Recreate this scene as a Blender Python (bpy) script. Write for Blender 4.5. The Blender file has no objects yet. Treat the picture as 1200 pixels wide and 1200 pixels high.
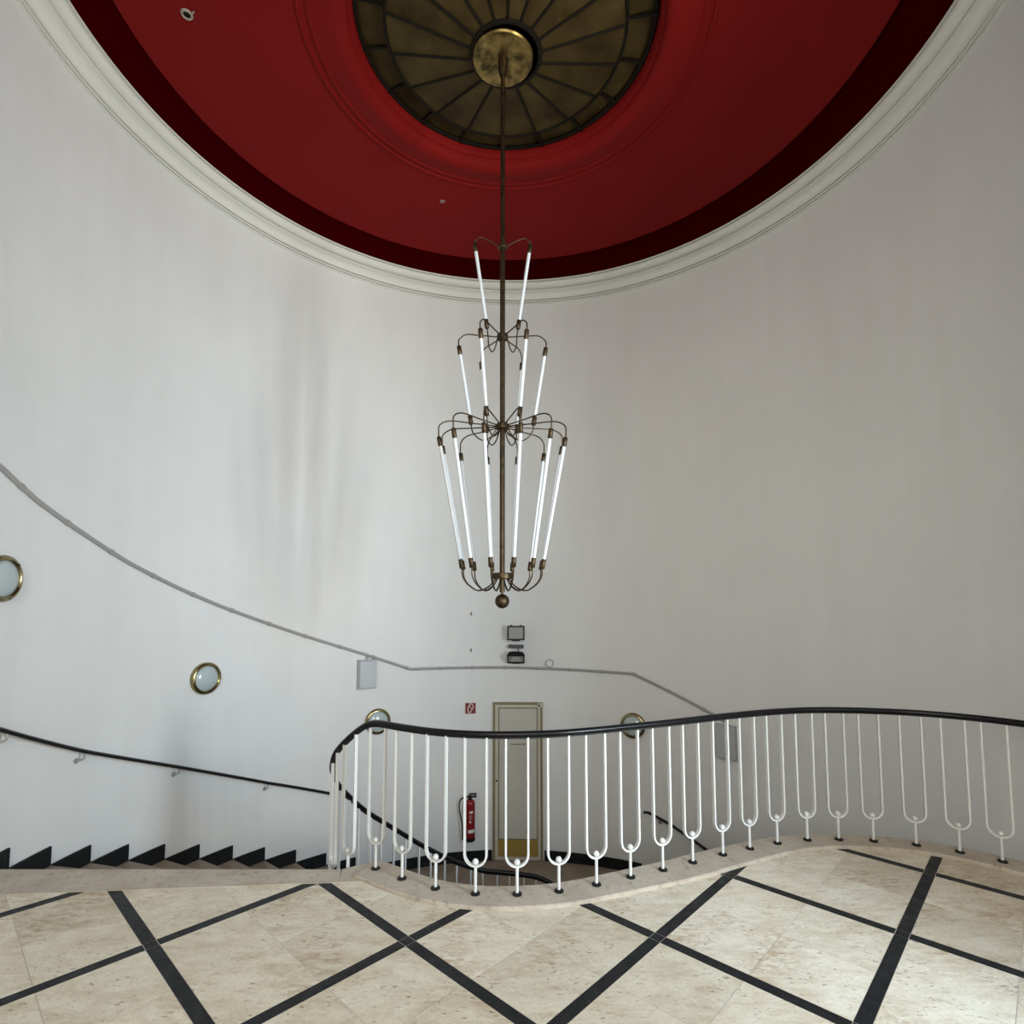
import bpy, math, random
from mathutils import Vector, Matrix
random.seed(7)
R = math.radians
scn = bpy.context.scene
col = scn.collection

# ------------------------------------------------------------------ camera
cam_d = bpy.data.cameras.new('camera')
cam_d.sensor_fit = 'HORIZONTAL'; cam_d.sensor_width = 36.0
cam_d.lens = 662.0 / 1200.0 * 36.0
cam_d.shift_y = 51.0 / 1200.0
cam_d.clip_start = 0.02
cam = bpy.data.objects.new('camera', cam_d); col.objects.link(cam)
cam.location = (0, 0, 1.65); cam.rotation_euler = (R(90 + 4.43), 0, 0)
scn.camera = cam

# ------------------------------------------------------------------ world and light
w = bpy.data.worlds.new('sky'); scn.world = w; w.use_nodes = True
wb = w.node_tree.nodes['Background']
wb.inputs['Color'].default_value = (0.75, 0.85, 1.0, 1); wb.inputs['Strength'].default_value = 1.0

def window_light(name, loc, rot, sx, sz, power, color):
    l = bpy.data.lights.new(name, 'AREA'); l.shape = 'RECTANGLE'; l.size = sx; l.size_y = sz
    l.energy = power; l.color = color
    o = bpy.data.objects.new(name, l); col.objects.link(o); o.location = loc; o.rotation_euler = rot
    return o
# daylight outside the tall landing window (right wall) ; added fill lamp behind the rear opening
window_light('daylight_side_window', (4.35, -0.50, 1.30), Vector((-0.70, 0.714, 0.04)).to_track_quat('-Z', 'Y').to_euler(), 1.1, 2.3, 730, (1.0, 0.985, 0.92))
window_light('skylight_side_window', (4.45, -0.60, 2.75), Vector((-0.70, 0.714, -0.32)).to_track_quat('-Z', 'Y').to_euler(), 1.6, 1.2, 430, (0.28, 0.63, 1.0))
window_light('rear_fill_light', (0.3, -3.85, 3.3), (R(90 - 33), 0, 0), 3.4, 2.4, 365, (1.0, 0.95, 0.84))

scn.view_settings.view_transform = 'Standard'
scn.view_settings.look = 'None'
scn.view_settings.exposure = -0.05
scn.view_settings.gamma = 1.0
scn.view_settings.use_curve_mapping = False

# ------------------------------------------------------------------ materials
def mat(name, base, rough=0.6, metal=0.0, spec=0.5, build=None):
    m = bpy.data.materials.new(name); m.use_nodes = True
    nt = m.node_tree; b = nt.nodes['Principled BSDF']
    b.inputs['Base Color'].default_value = (*base, 1)
    b.inputs['Roughness'].default_value = rough
    b.inputs['Metallic'].default_value = metal
    b.inputs['Specular IOR Level'].default_value = spec
    if build: build(nt, b)
    return m
def nd(nt, typ, **kw):
    n = nt.nodes.new(typ)
    for k, v in kw.items():
        if k in n.inputs.keys(): n.inputs[k].default_value = v
        else: setattr(n, k, v)
    return n
def coords(nt, rnd=False, scale=None):
    t = nd(nt, 'ShaderNodeTexCoord'); out = t.outputs['Object']
    if rnd:
        oi = nd(nt, 'ShaderNodeObjectInfo')
        mu = nd(nt, 'ShaderNodeMath', operation='MULTIPLY'); mu.inputs[1].default_value = 57.0
        nt.links.new(oi.outputs['Random'], mu.inputs[0])
        ad = nd(nt, 'ShaderNodeVectorMath', operation='ADD')
        nt.links.new(out, ad.inputs[0]); nt.links.new(mu.outputs[0], ad.inputs[1]); out = ad.outputs[0]
    if scale:
        mp = nd(nt, 'ShaderNodeMapping'); mp.inputs['Scale'].default_value = scale
        nt.links.new(out, mp.inputs['Vector']); out = mp.outputs[0]
    return out
def noise(nt, vec, scale, detail=6, rough=0.6):
    n = nd(nt, 'ShaderNodeTexNoise'); n.inputs['Scale'].default_value = scale
    n.inputs['Detail'].default_value = detail; n.inputs['Roughness'].default_value = rough
    nt.links.new(vec, n.inputs['Vector']); return n.outputs['Fac']
def ramp(nt, fac, stops):
    r = nd(nt, 'ShaderNodeValToRGB'); e = r.color_ramp.elements
    while len(e) < len(stops): e.new(0.5)
    for i, (p, c) in enumerate(stops):
        e[i].position = p; e[i].color = (*c, 1) if len(c) == 3 else c
    nt.links.new(fac, r.inputs['Fac']); return r.outputs['Color']
def mix(nt, fac, a, b, mode='MIX'):
    m = nd(nt, 'ShaderNodeMix', data_type='RGBA', blend_type=mode)
    for s, v in ((m.inputs[0], fac), (m.inputs[6], a), (m.inputs[7], b)):
        if hasattr(v, 'links'): nt.links.new(v, s)
        elif isinstance(v, (int, float)): s.default_value = v
        else: s.default_value = (*v, 1)
    return m.outputs[2]
def bump(nt, b, h, strength, dist=0.01):
    n = nd(nt, 'ShaderNodeBump'); n.inputs['Strength'].default_value = strength; n.inputs['Distance'].default_value = dist
    nt.links.new(h, n.inputs['Height']); nt.links.new(n.outputs[0], b.inputs['Normal'])

def b_plaster(c1, c2, st=0.25, streak=True):
    def f(nt, b):
        v = coords(nt)
        c = ramp(nt, noise(nt, v, 1.1, 4, 0.55), [(0.3, c2), (0.65, c1)])
        if streak:
            v2 = coords(nt, scale=(3.0, 3.0, 0.35)); n2 = noise(nt, v2, 1.6, 4, 0.6)
            c = mix(nt, 1.0, c, ramp(nt, n2, [(0.34, (0.972, 0.970, 0.964)), (0.62, (1, 1, 1))]), 'MULTIPLY')
        nt.links.new(c, b.inputs['Base Color'])
        bump(nt, b, noise(nt, v, 95, 4, 0.65), st, 0.006)
    return f
M = {}
M['plaster'] = mat('white_wall_plaster', (0.8, 0.8, 0.78), 0.75, spec=0.25, build=b_plaster((0.715, 0.715, 0.70), (0.685, 0.685, 0.67)))
M['cornice'] = mat('cream_cornice_paint', (0.78, 0.77, 0.70), 0.6, spec=0.3, build=b_plaster((0.675, 0.67, 0.625), (0.655, 0.65, 0.605), 0.04, False))
M['white_ceiling'] = mat('white_ceiling_paint', (0.8, 0.8, 0.78), 0.8, build=b_plaster((0.8, 0.8, 0.78), (0.77, 0.77, 0.75), 0.1))
M['red'] = mat('oxblood_ceiling_paint', (0.30, 0.016, 0.014), 0.7, spec=0.08, build=b_plaster((0.168, 0.0060, 0.0052), (0.152, 0.0052, 0.0046), 0.12, False))
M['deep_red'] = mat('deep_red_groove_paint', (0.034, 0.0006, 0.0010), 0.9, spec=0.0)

def b_limestone(nt, b):
    v = coords(nt, rnd=True); vs = coords(nt, rnd=True, scale=(1, 2.4, 1))
    oi = nd(nt, 'ShaderNodeObjectInfo')
    c = ramp(nt, noise(nt, vs, 5.0, 10, 0.72), [(0.30, (0.50, 0.41, 0.30)), (0.44, (0.63, 0.56, 0.45)), (0.56, (0.70, 0.645, 0.54)), (0.72, (0.75, 0.71, 0.62))])
    # rusty patches
    pm = ramp(nt, noise(nt, v, 2.6, 3, 0.5), [(0.50, (0, 0, 0)), (0.68, (1, 1, 1))])
    pt = ramp(nt, noise(nt, vs, 16, 8, 0.7), [(0.44, (0, 0, 0)), (0.64, (1, 1, 1))])
    c = mix(nt, mix(nt, 1.0, pm, pt, 'MULTIPLY'), c, (0.40, 0.29, 0.185))
    # fossils and specks
    sm = ramp(nt, noise(nt, v, 5.5, 3, 0.5), [(0.42, (0.12, 0.12, 0.12)), (0.60, (1, 1, 1))])
    sp = noise(nt, vs, 30, 5, 0.62)
    sk = ramp(nt, sp, [(0.585, (0, 0, 0)), (0.67, (0.95, 0.95, 0.95))])
    c = mix(nt, mix(nt, 1.0, sm, sk, 'MULTIPLY'), c, (0.20, 0.145, 0.09))
    gr = ramp(nt, noise(nt, v, 75, 4, 0.7), [(0.32, (0.90, 0.89, 0.87)), (0.68, (1.06, 1.06, 1.06))])
    c = mix(nt, 1.0, c, gr, 'MULTIPLY')
    tone = ramp(nt, oi.outputs['Random'], [(0.0, (0.88, 0.86, 0.82)), (1.0, (1.04, 1.035, 1.02))])
    c = mix(nt, 1.0, c, tone, 'MULTIPLY')
    nt.links.new(c, b.inputs['Base Color'])
    nt.links.new(ramp(nt, noise(nt, v, 9, 5, 0.6), [(0.3, (0.34,) * 3), (0.7, (0.58,) * 3)]), b.inputs['Roughness'])
    bump(nt, b, sp, 0.05, 0.003)
M['limestone'] = mat('jura_limestone', (0.6, 0.5, 0.4), 0.45, spec=0.4, build=b_limestone)

def b_kerb(nt, b):
    v = coords(nt, rnd=True)
    c = ramp(nt, noise(nt, v, 5, 8, 0.65), [(0.3, (0.365, 0.305, 0.24)), (0.55, (0.455, 0.395, 0.32)), (0.75, (0.51, 0.45, 0.375))])
    c = mix(nt, ramp(nt, noise(nt, v, 26, 6, 0.72), [(0.54, (0, 0, 0)), (0.70, (0.75, 0.75, 0.75))]), c, (0.20, 0.15, 0.105))
    nt.links.new(c, b.inputs['Base Color'])
M['kerb'] = mat('brown_kerb_stone', (0.4, 0.33, 0.25), 0.5, spec=0.35, build=b_kerb)
def b_tread(nt, b):
    v = coords(nt, rnd=True)
    c = ramp(nt, noise(nt, v, 5, 8, 0.65), [(0.3, (0.20, 0.15, 0.105)), (0.55, (0.27, 0.21, 0.155)), (0.75, (0.32, 0.255, 0.195))])
    nt.links.new(c, b.inputs['Base Color'])
M['tread'] = mat('brown_tread_stone', (0.27, 0.21, 0.15), 0.55, spec=0.3, build=b_tread)

def b_granite(nt, b):
    v = coords(nt, rnd=True)
    c = ramp(nt, noise(nt, v, 60, 5, 0.7), [(0.42, (0.006, 0.007, 0.008)), (0.62, (0.014, 0.015, 0.017)), (0.78, (0.07, 0.07, 0.07))])
    nt.links.new(c, b.inputs['Base Color'])
    rr = ramp(nt, noise(nt, v, 12, 5, 0.7), [(0.35, (0.35,) * 3), (0.65, (0.6,) * 3)])
    nt.links.new(rr, b.inputs['Roughness'])
M['granite'] = mat('black_granite', (0.02, 0.02, 0.02), 0.4, spec=0.22, build=b_granite)
M['grout'] = mat('pale_grout', (0.47, 0.44, 0.385), 0.9)
M['enamel'] = mat('white_enamel', (0.62, 0.625, 0.61), 0.35, spec=0.5)
M['rubber'] = mat('black_handrail', (0.004, 0.004, 0.005), 0.30, spec=0.28)
M['black'] = mat('black_metal', (0.008, 0.008, 0.008), 0.5, spec=0.3)
def b_brass(dark, light, s=30):
    def f(nt, b):
        v = coords(nt)
        nt.links.new(ramp(nt, noise(nt, v, s, 5, 0.65), [(0.35, dark), (0.68, light)]), b.inputs['Base Color'])
    return f
M['bronze'] = mat('aged_bronze', (0.12, 0.085, 0.05), 0.45, 0.85, build=b_brass((0.036, 0.024, 0.014), (0.088, 0.060, 0.031)))
M['brass'] = mat('polished_brass', (0.5, 0.38, 0.16), 0.22, 1.0, build=b_brass((0.24, 0.20, 0.10), (0.36, 0.30, 0.16), 12))
M['medal'] = mat('tarnished_brass', (0.5, 0.38, 0.16), 0.30, 1.0, build=b_brass((0.06, 0.045, 0.018), (0.46, 0.31, 0.11), 9))
M['opal'] = mat('opal_tube_glass', (0.57, 0.59, 0.60), 0.22, spec=0.5)
M['frost'] = mat('frosted_lamp_glass', (0.40, 0.46, 0.465), 0.14, spec=0.6)
def b_amber(nt, b):
    v = coords(nt, rnd=True)
    nt.links.new(ramp(nt, noise(nt, v, 3.5, 6, 0.6), [(0.3, (0.026, 0.016, 0.005)), (0.7, (0.066, 0.046, 0.016))]), b.inputs['Base Color'])
M['amber'] = mat('dusty_amber_glass', (0.1, 0.07, 0.03), 0.55, spec=0.06, build=b_amber)
M['lead'] = mat('dark_lead_rib', (0.008, 0.006, 0.004), 0.6, spec=0.1)
M['conduit'] = mat('grey_plastic_conduit', (0.30, 0.295, 0.285), 0.5)
M['grey_box'] = mat('grey_plastic_housing', (0.38, 0.385, 0.40), 0.45)
M['diffuser'] = mat('pale_grey_diffuser', (0.43, 0.44, 0.46), 0.35)
M['flood_glass'] = mat('dull_floodlight_glass', (0.30, 0.30, 0.28), 0.15, spec=0.6)
M['flood_reflector'] = mat('grey_reflector', (0.42, 0.43, 0.42), 0.3, 0.4)
M['cream'] = mat('cream_door_paint', (0.52, 0.49, 0.40), 0.45, build=b_plaster((0.53, 0.50, 0.415), (0.49, 0.465, 0.38), 0.03))
M['door_grey'] = mat('greige_door_panel', (0.47, 0.45, 0.39), 0.5, build=b_plaster((0.48, 0.46, 0.40), (0.45, 0.43, 0.37), 0.03))
M['olive'] = mat('olive_door_paint', (0.20, 0.165, 0.085), 0.45)
M['ochre'] = mat('ochre_kick_plate', (0.30, 0.20, 0.045), 0.4)
M['ext_red'] = mat('extinguisher_red', (0.20, 0.006, 0.008), 0.3)
M['sign_red'] = mat('sign_red', (0.17, 0.006, 0.009), 0.45)
M['sign_white'] = mat('sign_white', (0.75, 0.66, 0.64), 0.5)
M['paper'] = mat('label_print_white', (0.62, 0.60, 0.56), 0.6)
M['dull'] = mat('dull_grey_plaster', (0.30, 0.25, 0.21), 0.8)
M['dark_grey'] = mat('dark_grey_metal', (0.055, 0.055, 0.052), 0.5)
M['ink'] = mat('red_lettering', (0.09, 0.012, 0.012), 0.6)
M['window_frame'] = mat('white_window_frame', (0.75, 0.75, 0.73), 0.4)
def b_pane(nt, b):
    out = nt.nodes['Material Output']
    t = nd(nt, 'ShaderNodeBsdfTransparent'); g = nd(nt, 'ShaderNodeBsdfGlossy'); g.inputs['Roughness'].default_value = 0.02
    mx = nd(nt, 'ShaderNodeMixShader'); mx.inputs[0].default_value = 0.06
    nt.links.new(t.outputs[0], mx.inputs[1]); nt.links.new(g.outputs[0], mx.inputs[2]); nt.links.new(mx.outputs[0], out.inputs['Surface'])
M['pane'] = mat('window_pane', (1, 1, 1), 0.02, build=b_pane)

# ------------------------------------------------------------------ mesh helpers
class MB:
    def __init__(s): s.v = []; s.f = []
    def add(s, vs, fs):
        o = len(s.v); s.v += [tuple(p) for p in vs]; s.f += [tuple(i + o for i in f) for f in fs]; return s
    def box(s, x0, x1, y0, y1, z0, z1, m=None):
        vs = [Vector((x, y, z)) for z in (z0, z1) for y in (y0, y1) for x in (x0, x1)]
        if m: vs = [m @ p for p in vs]
        return s.add(vs, [(0, 2, 3, 1), (4, 5, 7, 6), (0, 1, 5, 4), (2, 6, 7, 3), (0, 4, 6, 2), (1, 3, 7, 5)])
    def prism(s, poly, z0, z1):
        a = sum(poly[i][0] * poly[(i + 1) % len(poly)][1] - poly[(i + 1) % len(poly)][0] * poly[i][1] for i in range(len(poly)))
        if a < 0: poly = poly[::-1]
        n = len(poly)
        zb = z0 if isinstance(z0, (list, tuple)) else [z0] * n
        vs = [(p[0], p[1], zb[0]) for p in poly] + [(p[0], p[1], z1) for p in poly]
        return s.add(vs, [tuple(range(n - 1, -1, -1)), tuple(range(n, 2 * n))] + [(i, (i + 1) % n, n + (i + 1) % n, n + i) for i in range(n)])
    def tube(s, pts, r, n=10, closed=False, caps=True):
        pts = [Vector(p) for p in pts]; k = len(pts)
        rs = r if isinstance(r, (list, tuple)) else [r] * k
        up = None; rings = []
        for i, p in enumerate(pts):
            a = pts[i - 1] if i or closed else p; b = pts[(i + 1) % k] if i < k - 1 or closed else p
            t = (b - a).normalized()
            if up is None:
                up = Vector((0, 0, 1)) if abs(t.z) < 0.9 else Vector((1, 0, 0))
            u = (up - t * up.dot(t)).normalized(); up = u; w_ = t.cross(u)
            rings.append([p + (u * math.cos(2 * math.pi * j / n) + w_ * math.sin(2 * math.pi * j / n)) * rs[i] for j in range(n)])
        vs = [q for g in rings for q in g]; fs = []
        for i in range(k if closed else k - 1):
            for j in range(n):
                a = i * n + j; b = i * n + (j + 1) % n; c = ((i + 1) % k) * n + (j + 1) % n; d = ((i + 1) % k) * n + j
                fs.append((a, b, c, d))
        if caps and not closed:
            fs.append(tuple(range(n - 1, -1, -1))); fs.append(tuple((k - 1) * n + j for j in range(n)))
        return s.add(vs, fs)
    def sweep(s, pts, prof, ups=None, closed=False):
        """prof: list of (side, up) offsets; side is the horizontal left normal of the path"""
        pts = [Vector(p) for p in pts]; k = len(pts); n = len(prof); vs = []
        for i, p in enumerate(pts):
            a = pts[i - 1] if i or closed else p; b = pts[(i + 1) % k] if i < k - 1 or closed else p
            t = (b - a); t.z = 0; t.normalize(); nrm = Vector((-t.y, t.x, 0))
            if ups: t3 = (b - a).normalized(); upv = nrm.cross(t3) * -1 if False else t3.cross(nrm)
            else: upv = Vector((0, 0, 1))
            vs += [p + nrm * q[0] + upv * q[1] for q in prof]
        fs = []
        for i in range(k if closed else k - 1):
            for j in range(n):
                fs.append((i * n + j, ((i + 1) % k) * n + j, ((i + 1) % k) * n + (j + 1) % n, i * n + (j + 1) % n))
        if not closed:
            fs.append(tuple(range(n))); fs.append(tuple((k - 1) * n + j for j in range(n - 1, -1, -1)))
        return s.add(vs, fs)
    def lathe(s, prof, n=32, c=(0, 0, 0), m=None, a0=0.0, a1=360.0, closed=False):
        full = abs(a1 - a0 - 360) < 1e-6; k = n if full else n + 1; vs = []
        for i in range(k):
            a = R(a0 + (a1 - a0) * i / n)
            for (r, z) in prof:
                p = Vector((r * math.cos(a), r * math.sin(a), z))
                if m: p = m @ p
                vs.append(p + Vector(c))
        q = len(prof); fs = []
        for i in range(n):
            i2 = (i + 1) % k
            for j in range(q if closed else q - 1):
                j2 = (j + 1) % q
                fs.append((i * q + j, i2 * q + j, i2 * q + j2, i * q + j2))
        if closed and not full:
            fs.append(tuple(range(q - 1, -1, -1))); fs.append(tuple(n * q + j for j in range(q)))
        return s.add(vs, fs)
    def sphere(s, c, r, n=20, m=12):
        prof = [(max(1e-5, r * math.sin(math.pi * i / m)), -r * math.cos(math.pi * i / m)) for i in range(m + 1)]
        return s.lathe(prof, n, c)
    def mesh(s, name, material, smooth=40):
        me = bpy.data.meshes.new(name); me.from_pydata(s.v, [], s.f); me.update(calc_edges=True)
        me.validate()
        import bmesh
        b = bmesh.new(); b.from_mesh(me); bmesh.ops.remove_doubles(b, verts=b.verts, dist=1e-5)
        bmesh.ops.recalc_face_normals(b, faces=b.faces); b.to_mesh(me); b.free()
        if smooth:
            me.polygons.foreach_set('use_smooth', [True] * len(me.polygons)); me.set_sharp_from_angle(angle=R(smooth))
        me.materials.append(material); return me
    def build(s, name, material, parent=None, smooth=40):
        return link(name, s.mesh(name, material, smooth), parent)
def link(name, me, parent=None):
    o = bpy.data.objects.new(name, me); col.objects.link(o)
    if parent: o.parent = parent
    return o
def tag(o, label=None, cat=None, group=None, kind=None):
    for k, v in (('label', label), ('category', cat), ('group', group), ('kind', kind)):
        if v: o[k] = v
    return o
def empty(name, loc=(0, 0, 0), rz=0.0):
    o = bpy.data.objects.new(name, None); col.objects.link(o); o.location = loc; o.rotation_euler = (0, 0, rz)
    o.empty_display_size = 0.1; return o
def arcs(pts, n=8):
    """Catmull-Rom through the points"""
    P = [Vector(p) for p in pts]; out = []
    for i in range(len(P) - 1):
        p0 = P[max(i - 1, 0)]; p1 = P[i]; p2 = P[i + 1]; p3 = P[min(i + 2, len(P) - 1)]
        for j in range(n):
            t = j / n
            out.append(0.5 * ((2 * p1) + (p2 - p0) * t + (2 * p0 - 5 * p1 + 4 * p2 - p3) * t * t + (3 * p1 - p0 - 3 * p2 + p3) * t ** 3))
    out.append(P[-1]); return out
def interp(x, xs, ys):
    if x <= xs[0]: return ys[0]
    for i in range(len(xs) - 1):
        if x <= xs[i + 1]:
            t = (x - xs[i]) / (xs[i + 1] - xs[i]); return ys[i] + (ys[i + 1] - ys[i]) * t
    return ys[-1]

# ------------------------------------------------------------------ plan of the hall
CX, CY, RW = 0.0, 4.03, 3.36          # round stair hall
def wp(a, r=RW): return (CX + r * math.cos(R(a)), CY + r * math.sin(R(a)))
ZC = 5.65                             # underside of the cornice
ZL = -1.62                            # half landing with the door
ZB = -3.24                            # lower floor
XS = RW * math.cos(R(20)); YS = CY - RW * math.sin(R(20)); XF = RW + 0.01; YB = -3.2
RISE = 0.135

# round wall (one skin with thickness) from 10 degrees before each side
mb = MB()
mb.lathe([(RW, ZB - 0.1), (RW, 5.75), (RW + 0.25, 5.75), (RW + 0.25, ZB - 0.1)], 180, (CX, CY, 0), a0=-20, a1=200, closed=True)
tag(mb.build('wall_round', M['plaster']), 'tall white curved plaster wall of the round stair hall', 'wall', kind='structure')

# straight wall left, right (with the tall window), rear (with a window added for the fill)
WY0, WY1, WZ0, WZ1 = -0.06, 1.42, 0.80, 3.30
mb = MB(); mb.box(-XS - 0.25, -XS, YB - 0.25, YS, ZB - 0.1, 6.3)
tag(mb.build('wall_left', M['plaster']), 'straight white wall on the left of the landing', 'wall', kind='structure')
mb = MB()
mb.box(XS, XS + 0.25, WY1, YS, ZB - 0.1, 6.3); mb.box(XS, XS + 0.25, YB - 0.25, WY0, ZB - 0.1, 6.3)
mb.box(XS, XS + 0.25, WY0, WY1, ZB - 0.1, WZ0); mb.box(XS, XS + 0.25, WY0, WY1, WZ1, 6.3)
tag(mb.build('wall_right', M['plaster']), 'straight white wall with a tall window on the right of the landing', 'wall', kind='structure')
BX0, BX1, BZ0, BZ1 = -1.4, 2.0, 0.9, 4.6
mb = MB()
mb.box(-XS, BX0, YB - 0.25, YB, ZB - 0.1, 6.3); mb.box(BX1, XS, YB - 0.25, YB, ZB - 0.1, 6.3)
mb.box(BX0, BX1, YB - 0.25, YB, ZB - 0.1, BZ0); mb.box(BX0, BX1, YB - 0.25, YB, BZ1, 6.3)
tag(mb.build('wall_rear', M['plaster']), 'white wall behind the landing with an added wide window', 'wall', kind='structure')

def window(name, m, width, z0, z1, nx, nz, label):
    root = empty(name); root.matrix_world = m; tag(root, label, 'window', kind='structure')
    h = width / 2; t = 0.035
    f = MB(); f.box(-h, h, -t, t, z0, z0 + 0.06); f.box(-h, h, -t, t, z1 - 0.06, z1)
    f.box(-h, -h + 0.06, -t, t, z0 + 0.06, z1 - 0.06); f.box(h - 0.06, h, -t, t, z0 + 0.06, z1 - 0.06)
    f.build('window_frame', M['window_frame'], root)
    for i in range(1, nx):
        x = -h + width * i / nx; MB().box(x - 0.025, x + 0.025, -t, t, z0 + 0.06, z1 - 0.06).build('mullion', M['window_frame'], root)
    for j in range(1, nz):
        z = z0 + (z1 - z0) * j / nz; MB().box(-h + 0.06, h - 0.06, -t * 0.9, t * 0.9, z - 0.02, z + 0.02).build('glazing_bar', M['window_frame'], root)
    for i in range(nx):
        for j in range(nz):
            MB().box(-h + width * i / nx + 0.026, -h + width * (i + 1) / nx - 0.026, -0.003, 0.003,
                     z0 + (z1 - z0) * j / nz + 0.021, z0 + (z1 - z0) * (j + 1) / nz - 0.021).build('pane', M['pane'], root)
window('window_1', Matrix.Translation((XS + 0.12, (WY0 + WY1) / 2, 0)) @ Matrix.Rotation(R(-90), 4, 'Z'), WY1 - WY0, WZ0, WZ1, 2, 3, 'tall white framed window lighting the landing from the right')
window('window_2', Matrix.Translation(((BX0 + BX1) / 2, YB - 0.12, 0)), BX1 - BX0, BZ0, BZ1, 3, 3, 'wide white framed window added behind the landing for the fill light')

# ------------------------------------------------------------------ ceiling
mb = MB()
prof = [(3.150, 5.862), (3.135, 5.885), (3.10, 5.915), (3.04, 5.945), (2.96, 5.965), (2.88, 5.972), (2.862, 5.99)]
mb.lathe(prof, 160, (CX, CY, 0))  # cove band in its own darker red paint
groove = tag(mb.build('ceiling_groove', M['deep_red']), 'deep red groove running round the ceiling above the cornice', 'groove', kind='structure')
mb = MB()
prof = [(2.86, 6.34), (2.86, 5.965), (2.85, 5.955), (1.56, 5.925), (1.545, 5.905), (1.53, 5.902), (1.52, 5.915), (1.49, 5.915), (1.475, 5.90),
        (1.46, 5.896), (1.45, 5.905), (1.40, 5.895), (1.35, 5.880), (1.31, 5.868), (1.27, 5.862), (1.23, 5.868), (1.20, 5.885), (1.185, 5.91), (1.18, 5.935),
        (1.165, 5.94), (1.155, 5.955), (1.15, 6.02), (1.15, 6.10)]
mb.lathe(prof, 160, (CX - 0.04, CY, 0))
ceil = tag(mb.build('ceiling', M['red'], smooth=35), 'round oxblood red ceiling with a raised moulded ring in its middle', 'ceiling', kind='structure')
mb = MB(); mb.lathe([(0.0001, 6.34), (3.7, 6.34), (3.7, 6.42), (0.0001, 6.42)], 96, (CX, CY, 0))
tag(mb.build('ceiling_deck', M['deep_red']), 'dark deck closing the void above the round ceiling', 'ceiling', kind='structure')
# flat ceiling over the landing behind the circle
mb = MB(); N = 64
for i in range(N):
    a0, a1 = 180 + 180 * i / N, 180 + 180 * (i + 1) / N
    p0, p1 = wp(a0, RW + 0.01), wp(a1, RW + 0.01)
    mb.add([(p0[0], p0[1], ZC + 0.012), (p1[0], p1[1], ZC + 0.012), (p1[0], YB - 0.2, ZC + 0.012), (p0[0], YB - 0.2, ZC + 0.012)], [(0, 1, 2, 3)])
    mb.add([(p0[0], p0[1], 6.34), (p1[0], p1[1], 6.34), (p1[0], YB - 0.2, 6.34), (p0[0], YB - 0.2, 6.34)], [(3, 2, 1, 0)])
tag(mb.build('ceiling_landing', M['white_ceiling']), 'flat white ceiling over the landing', 'ceiling', kind='structure')
# cornice: fillets, cove, fillet, ovolo
prof = [(3.42, 5.635), (3.343, 5.635), (3.341, 5.650), (3.372, 5.651), (3.372, 5.659), (3.333, 5.660), (3.331, 5.675), (3.364, 5.676), (3.364, 5.685), (3.322, 5.686)]
for i in range(10):
    t = i / 9 * math.pi / 2; prof.append((3.320 - 0.080 * (1 - math.cos(t)), 5.688 + 0.066 * math.sin(t)))
prof += [(3.230, 5.756), (3.228, 5.768), (3.262, 5.769), (3.262, 5.778), (3.222, 5.779)]
for i in range(10):
    t = i / 9 * math.pi / 2; prof.append((3.220 - 0.070 * math.sin(t), 5.780 + 0.052 * (1 - math.cos(t))))
prof += [(3.178, 5.834), (3.178, 5.842), (3.140, 5.843), (3.139, 5.858), (3.150, 5.863), (3.46, 5.866), (3.46, 5.635)]
mb = MB(); mb.lathe(prof, 180, (CX, CY, 0), closed=True)
tag(mb.build('trim_1', M['cornice'], smooth=25), 'cream moulded cornice ring at the top of the curved wall', 'cornice', kind='structure')

# ------------------------------------------------------------------ path of the railing
bases = [(3.036, 3.632), (2.875, 3.762), (2.671, 3.868), (2.428, 3.930), (2.209, 3.955), (1.993, 3.947), (1.766, 3.895), (1.549, 3.815), (1.341, 3.727),
         (1.116, 3.622), (0.905, 3.524), (0.693, 3.436), (0.481, 3.349), (0.261, 3.276), (0.028, 3.243), (-0.202, 3.249), (-0.430, 3.308), (-0.640, 3.420), (-0.823, 3.543)]
down = [(-1.02, 3.67), (-1.174, 3.85), (-1.25, 4.05), (-1.25, 4.25), (-1.15, 4.5), (-0.98, 4.72), (-0.75, 4.9), (-0.5, 5.03), (-0.25, 5.11), (0.0, 5.13)]
KS = (1.65 - 0.02) / (1.65 - 0.03)
bases = [(x * KS, y * KS) for x, y in bases]
downr = [(-x, y) for x, y in down[:-1]][::-1] + [(0.823, 3.543)]
ctrl = [(3.34, 3.37), (3.18, 3.51)] + bases + down + downr
path = [Vector((p.x, p.y, 0)) for p in arcs([(x, y, 0) for x, y in ctrl], 10)]
S = [0.0]
for i in range(1, len(path)): S.append(S[-1] + (path[i] - path[i - 1]).length)
def s_of(ic): return S[ic * 10]
i0 = 2 + len(bases) - 1                      # control index of the last upright on the landing
S0 = s_of(i0); S_top = s_of(i0 + len(down))
kz = [0.890, 0.785, 0.630, 0.44, 0.275, 0.035, -0.180, -0.405, -0.590, -0.705, -0.730]
ks = [S0 - 0.25, S0, S0 + 0.08] + [s_of(i0 + k) for k in range(1, len(kz))]
kzz = [0.89, 0.89, 0.885] + kz[1:]
for k in range(1, len(kz)):
    ks.append(s_of(i0 + len(down) + k)); kzz.append(-1.46 - kz[len(kz) - 1 - k])
def zrail(s): return interp(s, ks, kzz)
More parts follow.
